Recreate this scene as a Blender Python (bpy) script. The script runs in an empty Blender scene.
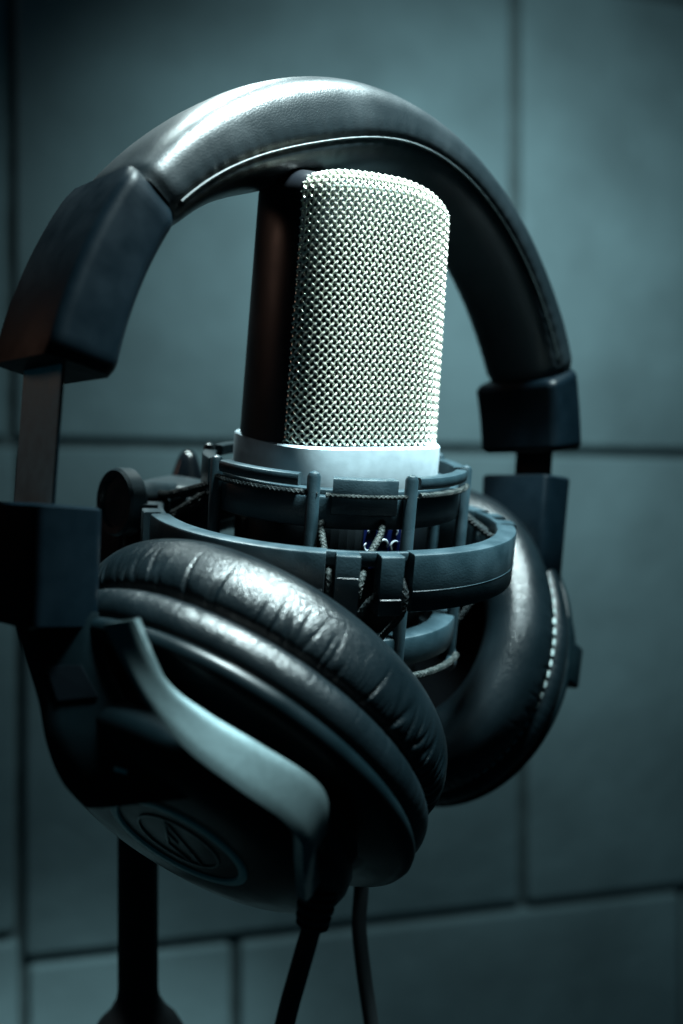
import bpy, bmesh, math, random
import numpy as np
from mathutils import Vector, noise

random.seed(4)
PI = math.pi
S = 0.01                     # everything below is laid out in centimetres
F, CX, CY = 1000.0, 341.5, 512.0
col = bpy.context.scene.collection
A = lambda *p: np.array(p, float)
def nrm(v): v = np.asarray(v, float); return v / np.linalg.norm(v)
def at(px, py, d): return A((px-CX)/F*d, d, -(py-CY)/F*d)      # survey helper: a point at its real distance

# ------------------------------------------------------------------ materials
def mat(name, base, rough=0.5, metal=0.0, spec=0.5, var=0.0, vscale=200, bump=None, rvar=0.0, coat=0.0):
    m = bpy.data.materials.new(name); m.use_nodes = True
    nt = m.node_tree; N = nt.nodes; L = nt.links
    b = N['Principled BSDF']
    b.inputs['Base Color'].default_value = (*base, 1); b.inputs['Roughness'].default_value = rough
    b.inputs['Metallic'].default_value = metal; b.inputs['Specular IOR Level'].default_value = spec
    if coat: b.inputs['Coat Weight'].default_value = coat; b.inputs['Coat Roughness'].default_value = 0.25
    tc = N.new('ShaderNodeTexCoord')
    if var or rvar:
        n = N.new('ShaderNodeTexNoise'); n.inputs['Scale'].default_value = vscale; n.inputs['Detail'].default_value = 6
        L.new(tc.outputs['Object'], n.inputs['Vector'])
        if var:
            mx = N.new('ShaderNodeMapRange'); mx.inputs['From Min'].default_value = .3; mx.inputs['From Max'].default_value = .7
            mx.inputs['To Min'].default_value = 1-var; mx.inputs['To Max'].default_value = 1+var
            L.new(n.outputs['Fac'], mx.inputs['Value'])
            vm = N.new('ShaderNodeVectorMath'); vm.operation = 'SCALE'; vm.inputs[0].default_value = base
            L.new(mx.outputs['Result'], vm.inputs['Scale']); L.new(vm.outputs['Vector'], b.inputs['Base Color'])
        if rvar:
            m2 = N.new('ShaderNodeMapRange'); m2.inputs['From Min'].default_value = .3; m2.inputs['From Max'].default_value = .7
            m2.inputs['To Min'].default_value = rough-rvar; m2.inputs['To Max'].default_value = rough+rvar
            L.new(n.outputs['Fac'], m2.inputs['Value']); L.new(m2.outputs['Result'], b.inputs['Roughness'])
    if bump:
        last = None
        for (kind, sc, st, dist) in bump:
            if kind == 'noise':
                t = N.new('ShaderNodeTexNoise'); t.inputs['Detail'].default_value = 5; o = t.outputs['Fac']
            elif kind == 'cell':
                t = N.new('ShaderNodeTexVoronoi'); t.feature = 'DISTANCE_TO_EDGE'; o = t.outputs['Distance']
            elif kind == 'dots':
                t = N.new('ShaderNodeTexVoronoi'); t.feature = 'SMOOTH_F1'; o = t.outputs['Distance']
            t.inputs['Scale'].default_value = sc
            if kind == 'cell':      # grain cells warped by a little noise
                w = N.new('ShaderNodeTexNoise'); w.inputs['Scale'].default_value = sc*.6
                L.new(tc.outputs['Object'], w.inputs['Vector'])
                ad = N.new('ShaderNodeVectorMath'); ad.operation = 'MULTIPLY_ADD'
                ad.inputs[1].default_value = (1.2/sc,)*3
                L.new(w.outputs['Color'], ad.inputs[0]); L.new(tc.outputs['Object'], ad.inputs[2])
                L.new(ad.outputs['Vector'], t.inputs['Vector'])
                cl = N.new('ShaderNodeMapRange'); cl.inputs['From Max'].default_value = .25; L.new(o, cl.inputs['Value']); o = cl.outputs['Result']
            else:
                L.new(tc.outputs['Object'], t.inputs['Vector'])
            bp = N.new('ShaderNodeBump'); bp.inputs['Strength'].default_value = st; bp.inputs['Distance'].default_value = dist
            L.new(o, bp.inputs['Height'])
            if last: L.new(last.outputs['Normal'], bp.inputs['Normal'])
            last = bp
        L.new(last.outputs['Normal'], b.inputs['Normal'])
    return m

M = {
 'leather': mat('black_leather', (.0009,.0026,.0036), .32, spec=.25, var=.25, vscale=90, rvar=.05, bump=[('cell',1900,.45,.00008)]),
 'leather_band': mat('headband_leather', (.0018,.0045,.006), .38, spec=.40, var=.2, vscale=60, rvar=.05, bump=[('cell',1700,.3,.00006),('noise',160,.2,.0001)]),
 'plastic': mat('black_plastic', (.001,.003,.004), .34, spec=.12, var=.2, vscale=120, rvar=.06, bump=[('noise',2500,.25,.00004)]),
 'matte': mat('matte_plastic', (.0008,.0028,.0045), .42, spec=.06, var=.2, vscale=150, rvar=.06, bump=[('noise',3000,.35,.00006)]),
 'mount': mat('grey_moulded_plastic', (.006,.0145,.019), .38, spec=.33, var=.25, vscale=170, rvar=.08, bump=[('noise',2600,.6,.00009),('noise',300,.2,.0001)]),
 'piping': mat('seam_piping', (.010,.018,.020), .6, spec=.25),
 'gloss': mat('gloss_black', (.002,.003,.004), .16, spec=.3),
 'yoke': mat('painted_yoke', (.08,.118,.126), .36, metal=.8, spec=.5, var=.03, vscale=900, rvar=.015, bump=[('noise',3500,.3,.00004)]),
 'steel': mat('brushed_steel', (.50,.66,.64), .55, metal=.15, var=.15, vscale=300, rvar=.08),
 'chrome': mat('polished_steel', (.6,.65,.66), .15, metal=.9),
 'silver': mat('satin_silver', (.31,.39,.43), .45, metal=.3, var=.07, vscale=400, rvar=.06, bump=[('noise',4000,.3,.00004)]),
 'wire': mat('nickel_wire', (.72,.735,.65), .30, metal=.78, var=.10, vscale=600),
 'liner': mat('inner_liner', (.018,.035,.035), .6, var=.3, vscale=900),
 'frame': mat('black_frame', (.003,.004,.006), .36, spec=.5, rvar=.05, vscale=150, bump=[('noise',2500,.2,.00004)]),
 'body': mat('dark_body', (.0015,.003,.004), .5, spec=.08),
 'cord': mat('woven_cord', (.004,.007,.008), .7, spec=.12, var=.5, vscale=1500),
 'cordlight': mat('pale_cord', (.008,.012,.012), .65, spec=.15, var=.6, vscale=2500),
 'thread': mat('pale_thread', (.17,.22,.22), .6),
 'blue': mat('blue_badge', (.002,.006,.045), .3, spec=.3),
 'white': mat('white_paint', (.32,.38,.42), .3),
 'cable': mat('cable_rubber', (.004,.006,.007), .5, spec=.3),
 'trim': mat('trim_ring', (.5,.5,.45), .5, metal=.2),
 'etch': mat('etched_line', (.09,.09,.085), .4, metal=.4),
 'pole': mat('black_pole', (.003,.004,.005), .5, spec=.25),
 'foam': mat('ear_cloth', (.0008,.001,.0012), .95, spec=0),
 'wall': mat('plaster_tile', (.145,.228,.248), .75, spec=.25, var=.2, vscale=13, bump=[('noise',60,.4,.0025),('noise',900,.3,.0003)]),
 'groove': mat('wall_joint', (.075,.115,.122), .8, var=.3, vscale=60, bump=[('noise',300,.5,.001)]),
}

# ------------------------------------------------------------------ mesh builder
class MB:
    def __init__(s): s.v = []; s.f = []; s.n = 0
    def add(s, vs, fs):
        vs = np.asarray(vs, float).reshape(-1, 3); o = s.n
        s.v.append(vs); s.n += len(vs)
        s.f += [tuple(i+o for i in f) for f in fs]
    def grid(s, P, cu=False, cv=False):
        P = np.asarray(P, float); nu, nv = P.shape[:2]; fs = []
        for i in range(nu if cu else nu-1):
            i2 = (i+1) % nu
            for j in range(nv if cv else nv-1):
                j2 = (j+1) % nv
                fs.append((i*nv+j, i2*nv+j, i2*nv+j2, i*nv+j2))
        s.add(P, fs)
        return fs
    def loft(s, rings, cap=True):
        """rings: closed cross sections, in order"""
        P = np.asarray(rings, float); o = s.n
        s.grid(P, False, True)
        n = P.shape[1]
        if cap:
            s.f.append(tuple(o+j for j in range(n))); s.f.append(tuple(o+(len(P)-1)*n+j for j in range(n-1, -1, -1)))
    def tube(s, pts, r, sides=10, cap=True):
        P = [np.asarray(p, float) for p in pts]; rr = r if hasattr(r, '__len__') else [r]*len(P)
        T = [nrm(P[min(i+1, len(P)-1)]-P[max(i-1, 0)]) for i in range(len(P))]
        u = np.cross(T[0], A(0, 0, 1))
        if np.linalg.norm(u) < .1: u = np.cross(T[0], A(1, 0, 0))
        u = nrm(u); rings = []
        for i, p in enumerate(P):
            u = nrm(u-(u@T[i])*T[i]); w = np.cross(T[i], u)
            rings.append([p+rr[i]*(math.cos(a)*u+math.sin(a)*w) for a in np.linspace(0, 2*PI, sides, endpoint=False)])
        s.loft(rings, cap)
    def box(s, c, ax, ay, az, bev=.08, seg=3):
        """half-extent vectors ax, ay, az"""
        la, lb, lc = (np.linalg.norm(v) for v in (ax, ay, az)); ua, ub, uc = ax/la, ay/lb, az/lc
        bm = bmesh.new(); bmesh.ops.create_cube(bm, size=2)
        for v in bm.verts: v.co = (v.co.x*la, v.co.y*lb, v.co.z*lc)
        if bev: bmesh.ops.bevel(bm, geom=bm.edges[:], offset=min(bev, .9*min(la, lb, lc)), segments=seg, profile=.5, affect='EDGES')
        bm.verts.index_update()
        s.add([np.asarray(c)+v.co.x*ua+v.co.y*ub+v.co.z*uc for v in bm.verts], [tuple(v.index for v in f.verts) for f in bm.faces])
        bm.free()
    def build(s, name, m, parent=None, smooth=True, angle=35):
        me = bpy.data.meshes.new(name)
        V = np.concatenate(s.v)
        org = ORG.get(parent.name, A(0, 0, 0)) if parent else A(0, 0, 0)
        me.from_pydata([tuple(x) for x in (V-org)*S], [], s.f)
        bm = bmesh.new(); bm.from_mesh(me)
        bmesh.ops.recalc_face_normals(bm, faces=bm.faces[:]); bm.to_mesh(me); bm.free()
        me.materials.append(M[m] if isinstance(m, str) else m)
        if smooth:
            me.shade_smooth()
            try: me.set_sharp_from_angle(angle=math.radians(angle))
            except Exception: pass
        o = bpy.data.objects.new(name, me); col.objects.link(o)
        if parent:
            ORG[o.name] = org; o.parent = parent
        return o
ORG = {}
def thing(name, loc, label, cat, group=None):
    o = bpy.data.objects.new(name, None); col.objects.link(o)
    o.empty_display_size = .02
    ORG[o.name] = A(*loc); o.location = tuple(A(*loc)*S)
    o['label'] = label; o['category'] = cat
    if group: o['group'] = group
    return o
def spline(P, n):
    """Catmull-Rom through the rows of P"""
    P = np.asarray(P, float); k = len(P); out = []
    for t in np.linspace(0, k-1, n):
        i = min(int(t), k-2); f = t-i
        p0, p1, p2, p3 = P[max(i-1, 0)], P[i], P[i+1], P[min(i+2, k-1)]
        out.append(.5*((2*p1)+(-p0+p2)*f+(2*p0-5*p1+4*p2-p3)*f*f+(-p0+3*p1-3*p2+p3)*f**3))
    return np.array(out)

# ================================================================== WALL
th = math.radians(15.5); Wd = A(math.cos(th), math.sin(th), 0); Wn = A(math.sin(th), -math.cos(th), 0); W0 = A(0, 60, 0)
def wp(s, z, o): return W0+s*Wd+o*Wn+A(0, 0, z)
wall = MB()
tiles = []
g = .28
xs_up = [-79, -49, -18.9, 11.6, 41.5, 71.5]
for i in range(5): tiles.append((xs_up[i], xs_up[i+1], 3.85, 34)); tiles.append((xs_up[i], xs_up[i+1], 34, 64))
xs_lo = [-78.5, -48.5, -18.4, 11.9, 41.8, 72]
for i in range(5): tiles.append((xs_lo[i], xs_lo[i+1], -24.9 if i != 1 else -23.4, 3.85))
xs_b = [-78, -48, -18.2, -6.4, 23.5, 53.5, 83]
for i in range(6): tiles.append((xs_b[i], xs_b[i+1], -55, -24.9 if i != 1 else -23.4))
for i in range(5): tiles.append((xs_lo[i], xs_lo[i+1], -85, -55))
rt = random.Random(11)
for (x0, x1, z0, z1) in tiles:
    pr = rt.uniform(-.1, .1); tl = rt.uniform(-.004, .004); tz = rt.uniform(-.004, .004)
    if x0 > 11 and x0 < 13 and z1 == 3.85: pr = .22
    if x0 == -6.4: pr = .25
    if x1 == 11.6: x1 -= .22
    c = wp((x0+x1)/2, (z0+z1)/2, pr-.6)
    ax = (x1-x0)/2-g; az = (z1-z0)/2-g
    wall.box(c, ax*nrm(Wd+tl*Wn), .6*Wn, az*nrm(A(0, 0, 1)+tz*Wn), .28, 4)
wall_o = wall.build('wall', 'wall'); wall_o['kind'] = 'structure'
gr = MB(); gr.box(wp(0, -10, -1.2), 85*Wd, .5*Wn, A(0, 0, 78), 0); gj = gr.build('wall_joints', 'groove', wall_o, smooth=False)

# ================================================================== MOUNT / MIC FRAME
C0 = A(-.24, 25.15, 0.0)
ax_ = nrm(A(.072, -.187, 1)); ex_ = nrm(A(1, 0, 0)-(A(1, 0, 0)@ax_)*ax_); ey_ = np.cross(ax_, ex_)   # ey points away from camera
def mp(t, r, phi):     # phi in degrees, 0 towards the camera, + to the right
    p = math.radians(phi); return C0+t*ax_+r*(math.sin(p)*ex_-math.cos(p)*ey_)
FI = math.radians(32)
mx_ = math.cos(FI)*ex_+math.sin(FI)*ey_; my_ = -math.sin(FI)*ex_+math.cos(FI)*ey_
def hp(x, y, t): return C0+x*mx_+y*my_+t*ax_

mic = thing('microphone', mp(-7, 0, 0), 'large silver mesh condenser microphone with black side frame, upright in the shock mount', 'microphone')
# plan curve: superellipse, parametrised by arc length starting at left side going over the front
a_, b_, q_ = 2.17, 1.78, 4.2
tt = np.linspace(0, 2*PI, 4001)
def sup(t, a=a_, b=b_): return np.stack([np.sign(np.cos(t))*np.abs(np.cos(t))**(2/q_)*a, np.sign(np.sin(t))*np.abs(np.sin(t))**(2/q_)*b], -1)
pl = sup(tt+PI)                     # starts at (-a,0), then y<0 (front), then +a
seg = np.linalg.norm(np.diff(pl, axis=0), axis=1); arc = np.concatenate([[0], np.cumsum(seg)]); PER = arc[-1]
def plan(u):
    u = np.mod(u, PER); x = np.interp(u, arc, pl[:, 0]); y = np.interp(u, arc, pl[:, 1])
    n = np.stack([np.sign(x)*np.abs(x/a_)**(q_-1)/a_, np.sign(y)*np.abs(y/b_)**(q_-1)/b_], -1)
    return np.stack([x, y], -1), n/np.linalg.norm(n, axis=-1, keepdims=True)
TB, TT, RF = 1.92, 7.62, .36          # band top, start of the top fillet, fillet radius
def surf(u, v, out=0.0):
    """u: arc length round the plan, v: height from band top; returns point and normal"""
    u = np.asarray(u, float); v = np.asarray(v, float)
    p, n = plan(u); h = TT-TB-.55*(np.clip(p[..., 0], 0, 9)/a_)**2.2-.16*(np.clip(-p[..., 0], 0, 9)/a_)**3
    v = v*(h+RF*PI/2)/(TT-TB+RF*PI/2)
    psi = np.clip((v-h)/RF, 0, PI/2)
    over = np.clip(v-h-RF*PI/2, 0, None)
    t = TB+np.minimum(v, h)+RF*np.sin(psi)
    inset = RF*(1-np.cos(psi))+over
    tp = (1-.011*(t-TB))[..., None]
    q = p*tp-n*inset[..., None]
    N2 = n*np.cos(psi)[..., None]; Nz = np.sin(psi)
    Nw = N2[..., :1]*mx_+N2[..., 1:]*my_+Nz[..., None]*ax_
    Pw = C0+q[..., :1]*mx_+q[..., 1:]*my_+t[..., None]*ax_
    return Pw+np.asarray(out)[..., None]*Nw if np.ndim(out) else Pw+out*Nw, Nw
yj = 1.1
# arc positions of the frame edges
def arc_at(cond):
    i = np.argmax(cond); return arc[i]
uL = arc_at(pl[:, 1] < -yj)                                   # left front junction
k2 = np.where((arc > PER*.25) & (arc < PER*.5) & (pl[:, 1] > -yj))[0][0]; uR = arc[k2]
print('u', uL, uR, PER)
VT = TT-TB+RF*PI/2+.25
def wire_mesh(u0, u1):
    mb = MB(); p = .137; r = .0305; step = .034; sides = 6; ca = np.cos(np.arange(sides)*2*PI/sides); sa = np.sin(np.arange(sides)*2*PI/sides)
    Lu = u1-u0; D = p*math.sqrt(2)
    for fam in (1, -1):
        k0 = -int(VT/D)-2; k1 = int((Lu+VT)/D)+2
        for k in range(k0, k1+1):
            # line: u = c + fam*v'
            c = k*D+(D/2 if False else 0)
            v = np.arange(0.0, VT, step/math.sqrt(2))
            u = (c+v) if fam == 1 else (c+ VT - v) - VT + 0*v
            u = c+v if fam == 1 else c-v+math.floor(VT/D)*D
            ok = (u >= 0) & (u <= Lu)
            if ok.sum() < 3: continue
            u = u[ok]; vv = v[ok]
            # crossing phase: weave over/under alternates every crossing (pitch p along the wire)
            if fam == 1: ph = (u+vv)/D
            else: ph = (u-vv)/D
            m = k if fam == 1 else round((u[0]+vv[0])/D)
            amp = r*.98*np.cos(PI*ph+PI*m+(0 if fam == 1 else PI))
            P, Nn = surf(u0+u, vv, amp)
            T = np.gradient(P, axis=0); T /= np.linalg.norm(T, axis=1, keepdims=True)
            B = np.cross(T, Nn); B /= np.linalg.norm(B, axis=1, keepdims=True); N3 = np.cross(B, T)
            R = P[:, None]+r*(ca[None, :, None]*B[:, None]+sa[None, :, None]*N3[:, None])
            mb.loft(R)
    return mb
wire_mesh(uL-.03, uR+.03).build('wire_mesh', 'wire', mic)
# inner liner and roof
mb = MB(); us = np.linspace(0, PER, 161)[:-1]
vs = np.concatenate([np.linspace(-.6, TT-TB, 4), TT-TB+RF*np.linspace(.15, 1, 7)*PI/2, [TT-TB+RF*PI/2+.9]])
def shell(out, vs=vs): return np.array([surf(us, np.full(us.shape, v), out)[0] for v in vs])
g_ = shell(-.22); mb.grid(g_, False, True); n0 = mb.n; mb.f.append(tuple(range(n0-160, n0)))
mb.build('liner', 'liner', mic)
# black side frame, left and right, running over the top
for (ua, ub) in ((-uL, uL), (uR, PER/2+(PER/2-uR))):
    mb = MB(); uu = np.linspace(ua, ub, 40)
    vv = np.concatenate([np.linspace(-.05, TT-TB, 8), TT-TB+RF*np.linspace(.1, 1, 8)*PI/2, [VT+.6]])
    outp = .03+.17*np.clip(1-((uu-(ua+ub)/2)/((ub-ua)/2))**2, 0, 1)
    Po = np.array([surf(uu, np.full(uu.shape, v), outp)[0] for v in vv]); Pi = np.array([surf(uu, np.full(uu.shape, v), -.2)[0] for v in vv])
    ringz = np.concatenate([Po, Pi[:, ::-1]], 1); mb.loft(ringz)
    mb.build('side_frame', 'frame', mic)
# silver band
def plan_off(o, t, sc=1.0, n=200):
    u = np.linspace(0, PER, n+1)[:-1]; p, nn = plan(u); q = p*sc+nn*o
    return C0+q[:, :1]*mx_+q[:, 1:]*my_+t*ax_
mb = MB(); prof = [(-.3, 1.90), (.05, 1.90), (.12, 1.885), (.15, 1.85), (.16, 1.6), (.15, .8), (.10, .5)]
mb.grid(np.array([plan_off(o, t) for o, t in prof]), False, True); mb.build('collar', 'silver', mic)
# lower body (round, dark) with connector
mb = MB(); ph = np.linspace(0, 360, 81)[:-1]
prof = [(2.3, .95), (2.42, .8), (2.42, -4.6), (2.25, -5.2), (1.7, -5.7), (1.0, -5.9), (.95, -7.2), (.0, -7.2)]
mb.grid(np.array([[mp(t, r, p) for p in ph] for r, t in prof]), False, True); mb.build('body', 'body', mic, angle=50)
# blue badge with white marks on the body
mb = MB(); fa, fb, ta, tb_ = 18, 43, -.85, .2
mb.loft([[mp(t, 2.44, p) for p in np.linspace(fa, fb, 9)]+[mp(t, 2.40, p) for p in np.linspace(fb, fa, 9)] for t in (ta, ta+.06, tb_-.06, tb_)])
badge = mb.build('badge', 'blue', mic)
mb = MB()
def curl(p, t, r_, a0, a1, w_=.028):
    pts = []
    for a in np.linspace(math.radians(a0), math.radians(a1), 9): pts.append(mp(t+r_*math.sin(a), 2.45, p+math.degrees(r_*math.cos(a)/2.45)))
    mb.tube(pts, [w_*.5]+[w_]*7+[w_*.5], 6)
curl(23, .02, .11, 20, 200); curl(30, -.30, .13, -30, 150); curl(38, -.34, .12, 40, 230); curl(37, .0, .09, -60, 120); curl(21, -.32, .10, 120, 300)
curl(28, -.62, .12, 0, 180); curl(37, -.66, .10, 100, 280); curl(31, .08, .07, 0, 200)
mb.build('emblem', 'white', badge)

# ================================================================== SHOCK MOUNT
sm = thing('shock_mount', mp(-5, 0, 0), 'grey plastic elastic shock mount cradling the silver microphone', 'shock mount')
def arcband(mb, p0, p1, sec, n=24):
    """sec: closed section as (r, t) pairs swept from phi p0 to p1"""
    full = abs(p1-p0) >= 359.9
    rings = [[mp(t, r, p) for r, t in sec] for p in np.linspace(p0, p1, n+1)[:-1 if full else None]]
    if full: mb.grid(np.array(rings), True, True)
    else: mb.loft(rings)
def rsec(r0, r1, t0, t1, b=.06):
    return [(r0+b, t0), (r1-b, t0), (r1-b*.3, t0+b*.3), (r1, t0+b), (r1, t1-b), (r1-b*.3, t1-b*.3), (r1-b, t1), (r0+b, t1), (r0+b*.3, t1-b*.3), (r0, t1-b), (r0, t0+b), (r0+b*.3, t0+b*.3)]
# outer ring: thin inner wall all round, thick wall outside the four cord stations, two proud tabs at each
mb = MB()
for k in range(4):
    c = 11+90*k
    arcband(mb, c-13, c+13, rsec(4.17, 4.32, -.34, -.012, .04), 30)
    arcband(mb, c+12, c+90-12, rsec(4.12, 4.6, -1.27, 0.0), 60)
    # chamfered leading ends
ring_o = mb.build('outer_ring', 'mount', sm)
mb = MB()
for k in range(4):
    c = 11+90*k
    mb.tube([mp(-.80, 4.598, p) for p in np.linspace(c+12.2, c+90-12.2, 50)], .011, 5)
mb.build('mould_seam', 'mount', ring_o)
for k in range(4):
    c = 11+90*k
    for d0 in (-9.2, 2.4):
        mb = MB(); arcband(mb, c+d0, c+d0+6.2, rsec(4.22, 4.70, -1.30, -.02, .05), 6); mb.tube([mp(-.95 if d0 > 0 else -.5, 4.699, c+d0+.3+5.6*q/5) for q in range(6)], .011, 5); mb.build('cord_tab', 'mount', sm)
# inner cage: upper and lower clamp rings
for (t0, t1, nm) in ((.2, .92, 'upper_cage_ring'), (-3.0, -2.3, 'lower_cage_ring')):
    mb = MB(); arcband(mb, 0, 360, rsec(2.72, 3.14 if t0 > 0 else 3.3, t0, t1, .07), 160)
    arcband(mb, 0, 360, rsec(2.6, 2.9, t1-.2 if t0 > 0 else t0-.12, t1+.12 if t0 > 0 else t0+.2, .04), 160)
    mb.build(nm, 'mount', sm)
for k in range(4):
    c = 12+90*k
    for s_ in (-1, 1):
        p = c+s_*20
        mb = MB(); ts = [-3.6, -3.56, -2.8, 1.36, 1.44, 1.48]; rs = [.08, .14, .15, .15, .11, .03]
        mb.tube([mp(t, 3.24, p) for t in ts], rs, 16); mb.build('post', 'mount', sm)
    mb = MB(); arcband(mb, c-12.5, c+13.5, rsec(2.95, 3.3, .55, 1.36, .05), 12); mb.build('cage_tab', 'mount', sm)
    mb = MB(); arcband(mb, c+24, c+64, rsec(2.98, 3.3, 1.12, 1.40, .07), 20); mb.build('cord_clip', 'mount', sm)
    mb = MB(); arcband(mb, c-30, c+12, rsec(2.98, 3.45, -3.6, -3.36, .07), 20); mb.build('cord_clip', 'mount', sm)
# elastic cords
def rope(pts, r=.085, n=60, name='elastic_cord', m='cord', pitch=.22):
    mb = MB(); P = spline(pts, n); r *= .92; mb.tube(P, r*.86, 10)
    # two helical strands give it a woven relief
    L_ = np.concatenate([[0], np.cumsum(np.linalg.norm(np.diff(P, axis=0), axis=1))])
    nn = int(L_[-1]/.03)+4; s_ = np.linspace(0, L_[-1], nn); Q = np.stack([np.interp(s_, L_, P[:, i]) for i in range(3)], 1)
    T = np.gradient(Q, axis=0); T /= np.linalg.norm(T, axis=1, keepdims=True)
    u = nrm(np.cross(T[0], A(.3, .2, 1)))
    U_ = []
    for i in range(nn): u = nrm(u-(u@T[i])*T[i]); U_.append(u)
    U_ = np.array(U_); V_ = np.cross(T, U_)
    for h in (1, -1):
        for o in (0, PI/2, PI, 3*PI/2):
            a = h*s_/pitch*PI+o
            mb.tube(Q+(r*.88)*(np.cos(a)[:, None]*U_+np.sin(a)[:, None]*V_), r*.16, 4)
    mb.build(name, m, sm)
rope([mp(1.0, 3.30, p) for p in np.linspace(36, 78, 6)], .075, m='cordlight')
rope([mp(1.0, 3.30, p) for p in np.linspace(-56, -6, 7)], .075)
rope([mp(.98, 3.28, p) for p in np.linspace(-3, 30, 5)], .06, m='cordlight')
rope([mp(.8, 3.34, 128), mp(.9, 3.36, 150), mp(.9, 3.36, 170)], .075)
rope([mp(-3.2, 3.46, p) for p in np.linspace(36, 74, 6)], .09, m='cordlight')
rope([mp(-3.2, 3.42, p) for p in np.linspace(-56, -6, 6)], .075)
for k, mm in ((0, 'cordlight'), (1, 'cord'), (2, 'cord'), (3, 'cord')):
    c = 90*k
    rope([mp(.35, 3.10, c-4), mp(.15, 3.35, c-3.5), mp(-.25, 3.9, c-1.2), mp(-.5, 4.36, c+.2), mp(-.85, 4.5, c+.6), mp(-1.25, 4.42, c+.4)], .085, m=mm)
    rope([mp(.4, 3.12, c+21), mp(.15, 3.4, c+18.5), mp(-.25, 3.95, c+12), mp(-.62, 4.46, c+8.8), mp(-.95, 4.5, c+8)], .09, m=mm)
    rope([mp(-.7, 4.28, c+14.5), mp(-.85, 4.52, c+13.4), mp(-1.1, 4.55, c+10.6), mp(-1.45, 4.4, c+8.5), mp(-2.2, 3.7, c+2), mp(-2.8, 3.3, c)], .085)
    rope([mp(-.62, 4.3, c+21.8), mp(-.8, 4.52, c+21.5), mp(-1.1, 4.56, c+21.2), mp(-1.4, 4.45, c+20.8), mp(-2.2, 3.6, c+20), mp(-2.8, 3.3, c+20)], .08)
# rear left cord running from the cage to the ring
rope([mp(.75, 3.2, -64), mp(.5, 3.6, -74), mp(.22, 4.1, -86), mp(.1, 4.5, -96)], .09)
rope([mp(.6, 3.2, -70), mp(.35, 3.7, -80), mp(.1, 4.2, -92), mp(.05, 4.45, -100)], .09)
# arm block, hinge disc, shaft and locking knob on the left
rad = nrm(mp(0, 1, -114)-mp(0, 0, -114)); tan = np.cross(ax_, rad)
bc = at(186, 505, 26.6)
mb = MB(); mb.box(bc, 1.05*rad, .8*tan, .62*ax_, .12); mb.box(bc+rad*.9-ax_*.1, .5*rad, .62*tan, .5*ax_, .1)
mb.box(bc-rad*.85+ax_*.05, .35*rad, .9*tan, .35*ax_, .1); mb.build('arm_block', 'mount', sm)
kd = nrm(A(.72, .69, .0)); k0 = at(113, 502, 24.9)
def disc(mb, c, ax, prof, n=40):
    u = nrm(np.cross(ax, A(.1, .2, 1))); w = np.cross(ax, u)
    mb.grid(np.array([[c+o*ax+max(r, .0005)*(math.cos(x)*u+math.sin(x)*w) for x in np.linspace(0, 2*PI, n+1)[:-1]] for r, o in prof]), False, True)
mb = MB(); disc(mb, k0, kd, [(0, .1), (.62, .1), (.66, .02), (.80, 0), (.86, .07), (.86, .42), (.8, .5), (.0, .5)]); mb.build('hinge_disc', 'mount', sm)
mb = MB(); disc(mb, k0, kd, [(0, .5), (.55, .5), (.55, 1.75), (.5, 1.85), (0, 1.85)]); mb.build('hinge_shaft', 'mount', sm)
kc = at(187, 492, 29.2)
mb = MB(); disc(mb, kc, nrm(A(.05, -.12, 1)), [(0, -.3), (.62, -.3), (.62, -.05), (.56, .1), (.45, .5), (.32, .9), (.24, 1.1), (.12, 1.2), (0, 1.23)]); mb.build('locking_knob', 'gloss', sm)
mb = MB(); disc(mb, at(196, 492, 27.6), nrm(A(0, -.05, 1)), [(0, -.2), (.27, -.2), (.27, .1), (.2, .26), (.08, .34), (0, .36)]); mb.build('screw_head', 'chrome', sm)

# ================================================================== MIC STAND
st = thing('microphone_stand', at(138, 512, 28)-A(0, 0, 40), 'straight black microphone stand pole rising behind the near ear cup', 'microphone stand')
pc = at(138, 512, 28)
mb = MB(); mb.tube([pc+A(0, 0, z) for z in (-40, -1.6)], .56, 32); mb.build('pole', 'pole', st)
mb = MB(); disc(mb, pc, A(0, 0, 1), [(0, -24), (1.3, -24), (1.35, -23.8), (1.35, -15.0), (1.3, -14.6), (1.1, -14.25), (.8, -13.95), (.6, -13.6), (.57, -13.4)]); mb.build('clutch', 'pole', st)
mb = MB(); mb.tube([pc+A(1.2, 0, -15.3), pc+A(1.9, -.1, -15.3), pc+A(2.0, -.1, -17)], [.35, .35, .25], 12); mb.build('clutch_lever', 'pole', st)
mb = MB(); mb.box(at(124, 548, 26.4), .55*kd, .75*np.cross(kd, A(0, 0, 1)), A(0, 0, 1.15), .2)
mb.tube([pc+A(0, 0, -2.6), pc+A(.0, -.2, -.9), at(126, 540, 27)], [.62, .62, .5], 20); mb.build('swivel', 'pole', st)

# ================================================================== HEADPHONES
hpn = thing('headphones', A(-.0, 25.5, -8), 'black studio headphones with leather pads hung around the microphone', 'headphones')
MO = A(.013, 24.896, .817)
Hh_ = A(.73272129, .67730111, -.06620199); Zz = A(.06492117, .02726784, .99751777); An = A(.67742508, -.73520042, -.02399145)
WB, HB, PB = 8.65, 9.40, 1.963
def hbp(th_, rad_, axl):
    """point on headband: th_ 0 = far/right end, pi = near/left end; rad_ outwards, axl towards the camera side"""
    c, s = math.cos(th_), math.sin(th_)
    def base(o):
        x = math.copysign(abs(c)**(2/PB)*(WB+o), c); z = (abs(s)**(2/PB)*(HB+o)) if s > 0 else s*HB
        return A(x, z)
    p = base(rad_)
    return MO+p[0]*Hh_+p[1]*Zz+axl*An
def band_sec(th_, sec): return [hbp(th_, r, x) for x, r in sec]
TL, TR = PI-.62, .45            # leather from TR to TL
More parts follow.
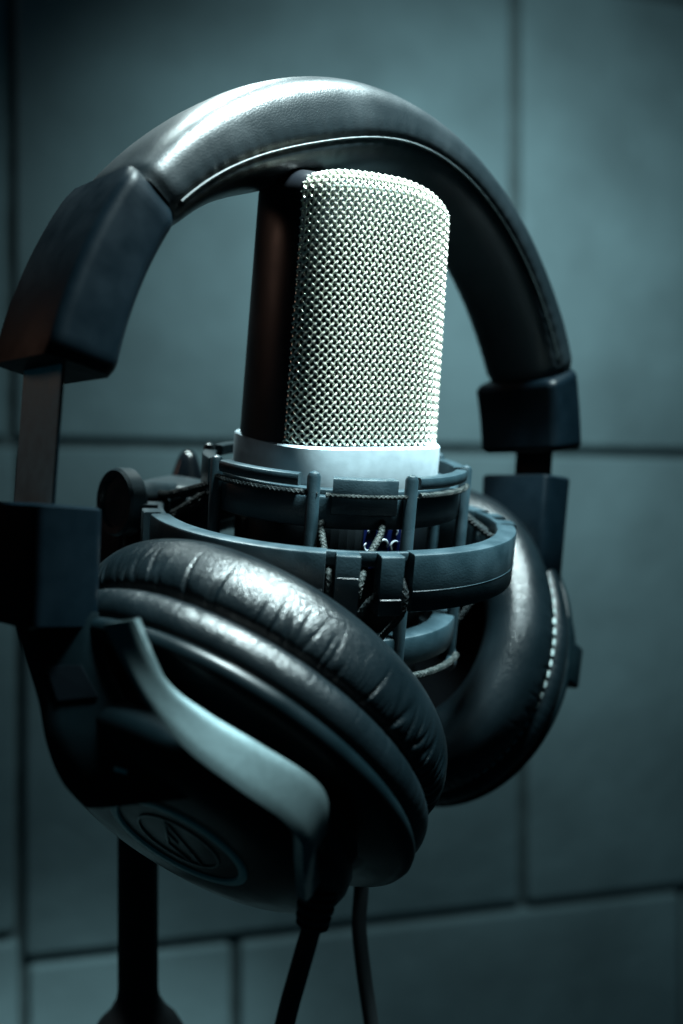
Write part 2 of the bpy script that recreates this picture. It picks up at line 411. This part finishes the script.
# outer shell under/around the leather: plastic band core
def rrect(hx, r0, r1, b, n=5):
    """rounded rectangle section: axial half width hx, radial r0..r1"""
    out = []
    for cx_, cy_, a0 in ((hx-b, r1-b, 0), (-hx+b, r1-b, 90), (-hx+b, r0+b, 180), (hx-b, r0+b, 270)):
        for k in range(n): a = math.radians(a0+90*k/(n-1)); out.append((cx_+b*math.cos(a), cy_+b*math.sin(a)))
    return out
# leather wrap: outer rolled cover with seam, plus the inner cushion
def leather_sec(k, e):
    # k: fullness, e: end pinch 0..1
    pts = []; hx = 1.42*k; 
    n = 64
    for i in range(n):
        a = 2*PI*i/n; c, s = math.cos(a), math.sin(a); q = .62
        x = math.copysign(abs(c)**q, c)*hx; y = math.copysign(abs(s)**q, s)
        r = -.50+y*(.60 if y > 0 else .66)*k
        # seam groove at r = -.62 on the sides
        gsm = math.exp(-((r+.78)/.045)**2)*(1 if abs(c) > .3 else 0)
        x -= math.copysign(.07*gsm, c)
        if r < -.8: x *= .96
        pts.append((x, r))
    return pts
mb = MB(); rings = []; NN = 260
for i in range(NN+1):
    f = i/NN; t_ = TR+(TL-TR)*f; d_end = min(f, 1-f)*(TL-TR)*9
    k = 1-.06*math.exp(-(d_end/.16)**2)
    cw = math.exp(-((t_-1.95)/.5)**2); sec = leather_sec(k, 0); sec = [(x, .1+(r-.1)*(1+.78*cw)) for x, r in sec]; ring = []
    for j, (x, r) in enumerate(sec):
        P = hbp(t_, r, x)
        w = .025*noise.noise(Vector(P*.45))+.006*noise.noise(Vector(P*2.1))
        rq = (r-.1)/(1+.78*cw)+.88; w += .007*math.sin(f*260+3*noise.noise(Vector(P*1.5)))*math.exp(-(rq/.18)**2)
        cen = hbp(t_, -.5, 0); ring.append(P+nrm(P-cen)*w)
    rings.append(ring)
mb.loft(rings); lw = mb.build('headband_cushion', 'leather_band', hpn, angle=60)
mb = MB()
for s_ in (1,):   # pale seam thread running along the camera side
    pts = [hbp(t_, .1-.90*(1+.78*math.exp(-((t_-1.95)/.5)**2)), 1.335) for t_ in np.linspace(TR+.05, TL-.03, 300)]
    mb.tube(pts, .028, 6)
mb.build('seam', 'piping', lw)
# end caps
def cap(ta, tb, nm, sh=0.0):
    mb = MB(); rings = []; n = 26
    for i in range(n+1):
        f = i/n; t_ = ta+(tb-ta)*f; e = min(f, 1-f)*n
        k = {0: .9, 1: .97}.get(round(e), 1.0) if round(e) < 2 else 1.0
        wd = (1.42 if sh == 0 else 1.48)-.06*f; sec = rrect(wd*k, -.60-.60*k-.18*f+sh, .08*k+.10*(1-f)**2+sh, .26, 6)
        rings.append(band_sec(t_, sec))
    mb.loft(rings); return mb.build(nm, 'matte', hpn, angle=40)
capL = cap(TL+.005, PI-.17, 'end_cap'); capR = cap(TR-.005, .185, 'end_cap', -.25)
# metal sliders; edges coloured dark as if shaded, steel only on the face
def down(side, z, rad_, axl): return MO+side*(WB+rad_)*Hh_+z*Zz+axl*An
for side in (-1, 1):
    mb = MB(); zt = 1.9 if side < 0 else 1.6
    mb.loft([[down(side, z, r, x) for x, r in rrect(.86 if side < 0 else .62, -.61 if side < 0 else -.95, -.57 if side < 0 else -.77, .018, 3)] for z in (zt, -1.2)])
    so = mb.build('slider', 'matte', hpn)
    mb = MB(); mb.loft([[down(side, z, r, x) for x, r in ((.80 if side < 0 else .56, -.568 if side < 0 else -.77), (-.80 if side < 0 else -.56, -.568 if side < 0 else -.77), (-.80 if side < 0 else -.56, -.556 if side < 0 else -.758), (.80 if side < 0 else .56, -.556 if side < 0 else -.758))] for z in (zt, -1.22)])
    mb.build('slider_plate', 'steel', so, smooth=False)
# yoke blocks (housing that takes the slider)
blk = {}
for side in (-1, 1):
    mb = MB()
    z0, z1 = (-1.2, -3.5) if side < 0 else (.75, -2.6)
    hw = 1.5 if side < 0 else 1.25
    rings = []
    for f in (0, .02, .5, .97, 1):
        z = z0+(z1-z0)*f; k = .94 if f in (0, 1) else 1.0
        rings.append([down(side, z, r-.18*f*(1 if side < 0 else 0), x) for x, r in rrect(hw*k*(1-.10*f), (-.65 if side < 0 else -1.15)-.65*k, (-.65 if side < 0 else -1.15)+(.75 if side < 0 else .55)*k, .2, 5)])
    mb.loft(rings); blk[side] = mb.build('yoke_block', 'matte', hpn, angle=40)

# ---- cups
def cup(O, n, U, V, near):
    K = .856; SC = 1.0 if near else 1.03
    def cp(off, r, a, k=K): r = r*SC; return O+off*n+r*math.cos(a)*U+r*k*math.sin(a)*V
    def lathe(mb, prof, N=160, k=K, ks=None):
        mb.grid(np.array([[cp(off, r, a, (ks[i] if ks else k)) for a in np.linspace(0, 2*PI, N+1)[:-1]] for i, (r, off) in enumerate(prof)]), False, True)
    mb = MB()
    prof = [(0.3, -.1), (4.3, -.1), (4.50, -.08), (4.56, 0), (4.56, .12), (4.48, .24), (4.25, .34), (3.75, .42), (3.45, .5), (3.38, .62), (3.38, .9), (3.5, 1.0), (3.5, 1.25), (3.42, 1.45), (3.15, 1.66), (2.8, 1.80), (2.3, 1.88), (1.75, 1.92), (0.0, 1.94)]
    ks = [K]*9+[.87, .88, .9, .91, .93, .95, .98, 1, 1, 1]
    lathe(mb, prof, 200, ks=ks); body = mb.build('ear_cup', 'plastic', hpn, angle=50)
    # pad
    mb = MB(); base = [(4.30, -.08), (4.46, -.16), (4.56, -.30), (4.60, -.50), (4.55, -.72), (4.40, -.88), (4.22, -.95),
        (4.25, -1.01), (4.42, -1.12), (4.53, -1.35), (4.56, -1.65), (4.50, -1.98), (4.36, -2.28), (4.12, -2.52), (3.8, -2.68), (3.4, -2.68), (3.0, -2.55), (2.7, -2.3), (2.52, -1.9), (2.45, -1.3), (2.42, -.4)]
    P2 = spline(np.array(base), 96); rings = []; NA = 1200
    rr = random.Random(7 if near else 9)
    sc = 1.0
    for (r, off) in P2:
        row = []
        for i in range(NA):
            a = 2*PI*i/NA; q = Vector((math.cos(a)*4, math.sin(a)*4, 0 if near else 9))
            w = 0.0
            # puckers fanning out from the groove between roll and cushion
            j = a*4.5
            f1 = noise.noise(q*3.6+Vector((0, 0, off*.5))); f2 = noise.noise(q*7.5+Vector((0, 0, off*1.0+5)))
            amp = .35+.9*math.exp(-((((a-.35+PI) % (2*PI))-PI)/.75)**2)+.5*max(0, noise.noise(q*.5+Vector((3, 1, 0))))
            dg = off+.97
            if dg < 0: env = math.exp(-(dg/.62)**2)*(1-math.exp(-(dg/.08)**2)); w += amp*env*(-.15*max(0, 1-abs(f1)*6)-.04*max(0, 1-abs(f2)*5)*math.exp(-(dg/.35)**2)+.02)
            else: env = math.exp(-(dg/.42)**2)*(1-math.exp(-(dg/.06)**2)); w += amp*env*(-.05*max(0, 1-abs(f1)*5)+.015)*.7
            w += .018*noise.noise(q*.5+Vector((0, 0, off)))
            ra = r+w*(1 if r > 3.2 else .5); row.append(cp(off-(.4*w if r < 4.2 else 0), ra, a))
        rings.append(row)
    mb.grid(np.array(rings), False, True); pad = mb.build('ear_pad', 'leather', hpn, angle=80)
    mb = MB(); lathe(mb, [(2.7, -.5), (0.05, -.45)], 80); mb.build('ear_cloth', 'foam', pad)
    if not near:
        mb = MB(); n_ = 92
        for i in range(n_):
            a = 2*PI*i/n_; a2 = a+2*PI/n_*.62
            mb.tube([cp(-.95, 4.27, a), cp(-.95, 4.36, a+(a2-a)*.25), cp(-.95, 4.36, a+(a2-a)*.75), cp(-.95, 4.27, a2)], [.04, .06, .06, .04], 7)
        mb.build('stitching', 'thread', pad)
    # logo disc on the outer face
    mb = MB(); lathe(mb, [(1.36, 1.93), (1.38, 1.985), (1.50, 1.99), (1.54, 1.975), (1.55, 1.9)], 90, k=1.0); mb.build('trim_ring', 'trim', body)
    mb = MB(); lathe(mb, [(.88, 1.93), (.885, 1.965), (.93, 1.965), (.935, 1.93)], 80, k=1.0)
    def stroke(p, q, w): 
        c = .5*(A(*p)+A(*q)); d = A(*q)-A(*p); L_ = np.linalg.norm(d); d = d/L_
        D3 = d[0]*U+d[1]*V; mb.box(O+1.95*n+c[0]*U+c[1]*V, D3*L_/2, np.cross(D3, n)*w/2, n*.02, .01, 2)
    stroke((-.62, .50), (.30, .02), .06); stroke((-.62, .50), (-.02, -.42), .06); stroke((-.1, -.40), (.62, -.52), .05)
    stroke((.30, .02), (.80, -.28), .05); stroke((-.3, .06), (.05, -.1), .05)
    mb.build('logo', 'etch', body)
    return cp, body
On = A(-2.441, 20.995, -5.193); nn_ = A(-.41248703, -.59104012, -.69319984); Un = A(.71770719, .25779113, -.64686947); Vn = A(.56102659, -.76433978, .31785825)
cpn, bodyN = cup(On, nn_, Un, Vn, True)
Of = A(3.183, 30.626, -4.204); nf = A(.52259136, .74679186, -.41133951); Uf = -A(.10390666, .42307933, .90011515); Vf = -A(.84622791, -.51313331, .14350095)
cpf, bodyF = cup(Of, nf, Uf, Vf, False)

# ---- near yoke: crown and bright arm
def strip(T, B, thick, n=60, crown=.05):
    """band lofted between two edges; thickness along -normal; crowned outer face"""
    T = spline(T, n); B = spline(B, n); mb = MB(); rings = []
    for i in range(n):
        t3 = nrm(T[min(i+1, n-1)]+B[min(i+1, n-1)]-T[max(i-1, 0)]-B[max(i-1, 0)]); w = nrm(T[i]-B[i]); nr = nrm(np.cross(t3, w))
        if nr[1] > 0: nr = -nr
        m = 9; top = []
        for j in range(m):
            f = j/(m-1); e = abs(2*f-1); top.append(B[i]+(T[i]-B[i])*f+nr*crown*(1-e**6))
        bot = [T[i]-nr*thick+(B[i]-T[i])*.06, B[i]-nr*thick+(T[i]-B[i])*.06]
        rings.append(top+bot)
    mb.loft(rings); return mb
T = [at(x, y, d) for x, y, d in ((134, 619, 17.45), (152, 657, 17.4), (175, 689, 17.4), (213, 716, 17.5), (262, 745, 17.65), (311, 776, 17.85), (328, 799, 18.1), (330, 828, 18.7), (330, 858, 19.3))]
B = [at(x, y, d) for x, y, d in ((103, 624, 17.75), (123, 665, 17.5), (149, 707, 17.25), (187, 750, 17.1), (240, 790, 17.15), (281, 819, 17.4), (300, 842, 17.65), (303, 870, 18.05), (306, 902, 18.35))]
strip(T, B, .22, 80).build('yoke_arm', 'yoke', hpn, angle=45)
Lc = [at(x, y, d) for x, y, d in ((12, 612, 19.1), (24, 655, 18.9), (38, 700, 18.7), (46, 742, 18.5), (62, 782, 18.4), (86, 808, 18.4))]
Rc = [at(x, y, d) for x, y, d in ((98, 612, 18.8), (106, 655, 18.6), (122, 692, 18.4), (146, 728, 18.2), (182, 762, 18.0), (225, 792, 18.0))]
cr = strip(Rc, Lc, .3, 50, .1); crown_o = cr.build('yoke_crown', 'plastic', hpn, angle=45)
# recessed window on the crown
def onc(f, g_, lift=.12):
    i = min(int(f*5), 4); h = f*5-i; l = Lc[i]*(1-h)+Lc[i+1]*h; r = Rc[i]*(1-h)+Rc[i+1]*h; return l*(1-g_)+r*g_+A(0, -lift, -.02)
mb = MB(); q = [onc(.24, .26), onc(.24, .68), onc(.40, .74), onc(.40, .26)]
mb.loft([[p+A(0, o, 0) for p in q] for o in (-.02, .1)]); mb.build('crown_inset', 'gloss', crown_o, smooth=False)
# far yoke (mostly behind the far cup)
def arcyoke(cp, a0, a1, n=50):
    mb = MB(); rings = []
    for a in np.linspace(a0, a1, n):
        rings.append([cp(o, r, a, .9) for r, o in ((3.72, .55), (3.92, .6), (3.95, 1.35), (3.75, 1.45))])
    mb.loft(rings); return mb
arcyoke(cpf, PI-1.7, PI+1.7).build('yoke_arm', 'plastic', hpn)
mb = MB(); e0 = down(1, -2.6, -.6, 0); e1 = cpf(1.0, 3.85, PI, .9)
mb.tube([e0, .5*(e0+e1)+nf*.2, e1], [.75, .6, .5], 16); mb.build('yoke_crown', 'plastic', hpn)
mb = MB(); mb.tube([at(556, 500, 29.6), at(556, 512, 29.5), at(553, 556, 29.8)], [.22, .25, .22], 14); mb.build('hinge_pin', 'matte', hpn)
# small far clip by the rim
mb = MB(); pr_ = nrm(cpf(.95, 4, 4.82, .9)-cpf(.95, 3, 4.82, .9)); pt_ = nrm(np.cross(nf, pr_)); mb.box(cpf(.95, 3.93, 4.82, .9), .2*pr_, .42*nf, .62*pt_, .1); mb.build('pivot_cap', 'plastic', hpn)
# pale chip standing in for a small brassy glint on the near cup
mb = MB(); pv = at(121, 770, 18.1); mb.box(pv, .12*A(1, .1, -.3), .05*A(0, 1, 0), .04*A(.2, 0, 1), .02); mb.build('painted_glint', 'trim', bodyN)

# ---- cable from the near cup
e = [at(322, 868, 19.6), at(318, 893, 19.6), at(312, 925, 19.6), at(300, 968, 19.6), at(287, 1015, 19.7), at(276, 1070, 19.9), at(262, 1190, 20.2)]
mb = MB(); mb.tube(spline(e, 60), .2, 16); cb = mb.build('cable', 'cable', hpn)
mb = MB(); P = spline(e[:3], 60); rr_ = [(.46-.17*(i/59)+(.035 if (i % 8) < 5 else -.03)) for i in range(60)]; mb.tube(P, rr_, 20); mb.build('strain_relief', 'cable', cb, angle=60)

# ---- separate microphone cable
mb = MB(); e = [mp(-7.1, 0, 0), at(336, 800, 26.5), at(352, 840, 26.2), at(361, 880, 26), at(359, 925, 26), at(364, 975, 26), at(372, 1030, 26), at(383, 1120, 26), at(392, 1300, 26)]
mb.tube(spline(e, 90), .2, 14); mc = mb.build('microphone_cable', 'cable')
mc['label'] = 'thin black cable hanging down behind the near ear cup'; mc['category'] = 'cable'

# ================================================================== LIGHTS, WORLD, CAMERA
def area(name, loc, target, size, power, colr, sy=None):
    l = bpy.data.lights.new(name, 'AREA'); l.energy = power; l.color = colr; l.size = size*S
    if sy: l.shape = 'RECTANGLE'; l.size_y = sy*S
    o = bpy.data.objects.new(name, l); col.objects.link(o); o.location = tuple(A(*loc)*S)
    o.rotation_euler = Vector(tuple(A(*target)-A(*loc))).to_track_quat('-Z', 'Y').to_euler(); return o
area('key_lamp', (11, 16.5, 34.5), (1, 23.5, 0), 7, 1.65, (.76, .98, 1.0)).data.spread = math.radians(46)
area('added_back_fill', (-7, 33, 33), (-4.5, 27, 0), 5, .30, (.80, 1.0, 1.0)).data.spread = math.radians(50)  # unseen light added to lift the shadowed hinge knob and ring tops
wl = area('added_wall_fill', (8, 34, 24), (10, 60, 9), 8, .56, (.76, .97, 1.0)); wl.data.spread = math.radians(122)  # unseen light added above the frame to shape the wall's brightness
area('warm_lamp', (-50, 32, 20), (-5, 22, 4), 10, .055, (1.0, .60, .45))
w = bpy.data.worlds.new("World"); bpy.context.scene.world = w; w.use_nodes = True
w.node_tree.nodes['Background'].inputs['Color'].default_value = (.04, .40, .62, 1); w.node_tree.nodes['Background'].inputs['Strength'].default_value = .025

cam = bpy.data.cameras.new('camera'); co = bpy.data.objects.new('camera', cam); col.objects.link(co)
co.location = (0, 0, 0); co.rotation_euler = (math.radians(90), 0, 0)
cam.sensor_fit = 'VERTICAL'; cam.sensor_height = 36; cam.lens = 36*F/1024; cam.clip_start = .01; cam.clip_end = 20
cam.dof.use_dof = True; cam.dof.focus_distance = .222; cam.dof.aperture_fstop = 7.2
sc = bpy.context.scene; sc.camera = co
sc.view_settings.view_transform = 'Standard'; sc.view_settings.look = 'None'; sc.view_settings.gamma = 1; sc.view_settings.exposure = 0
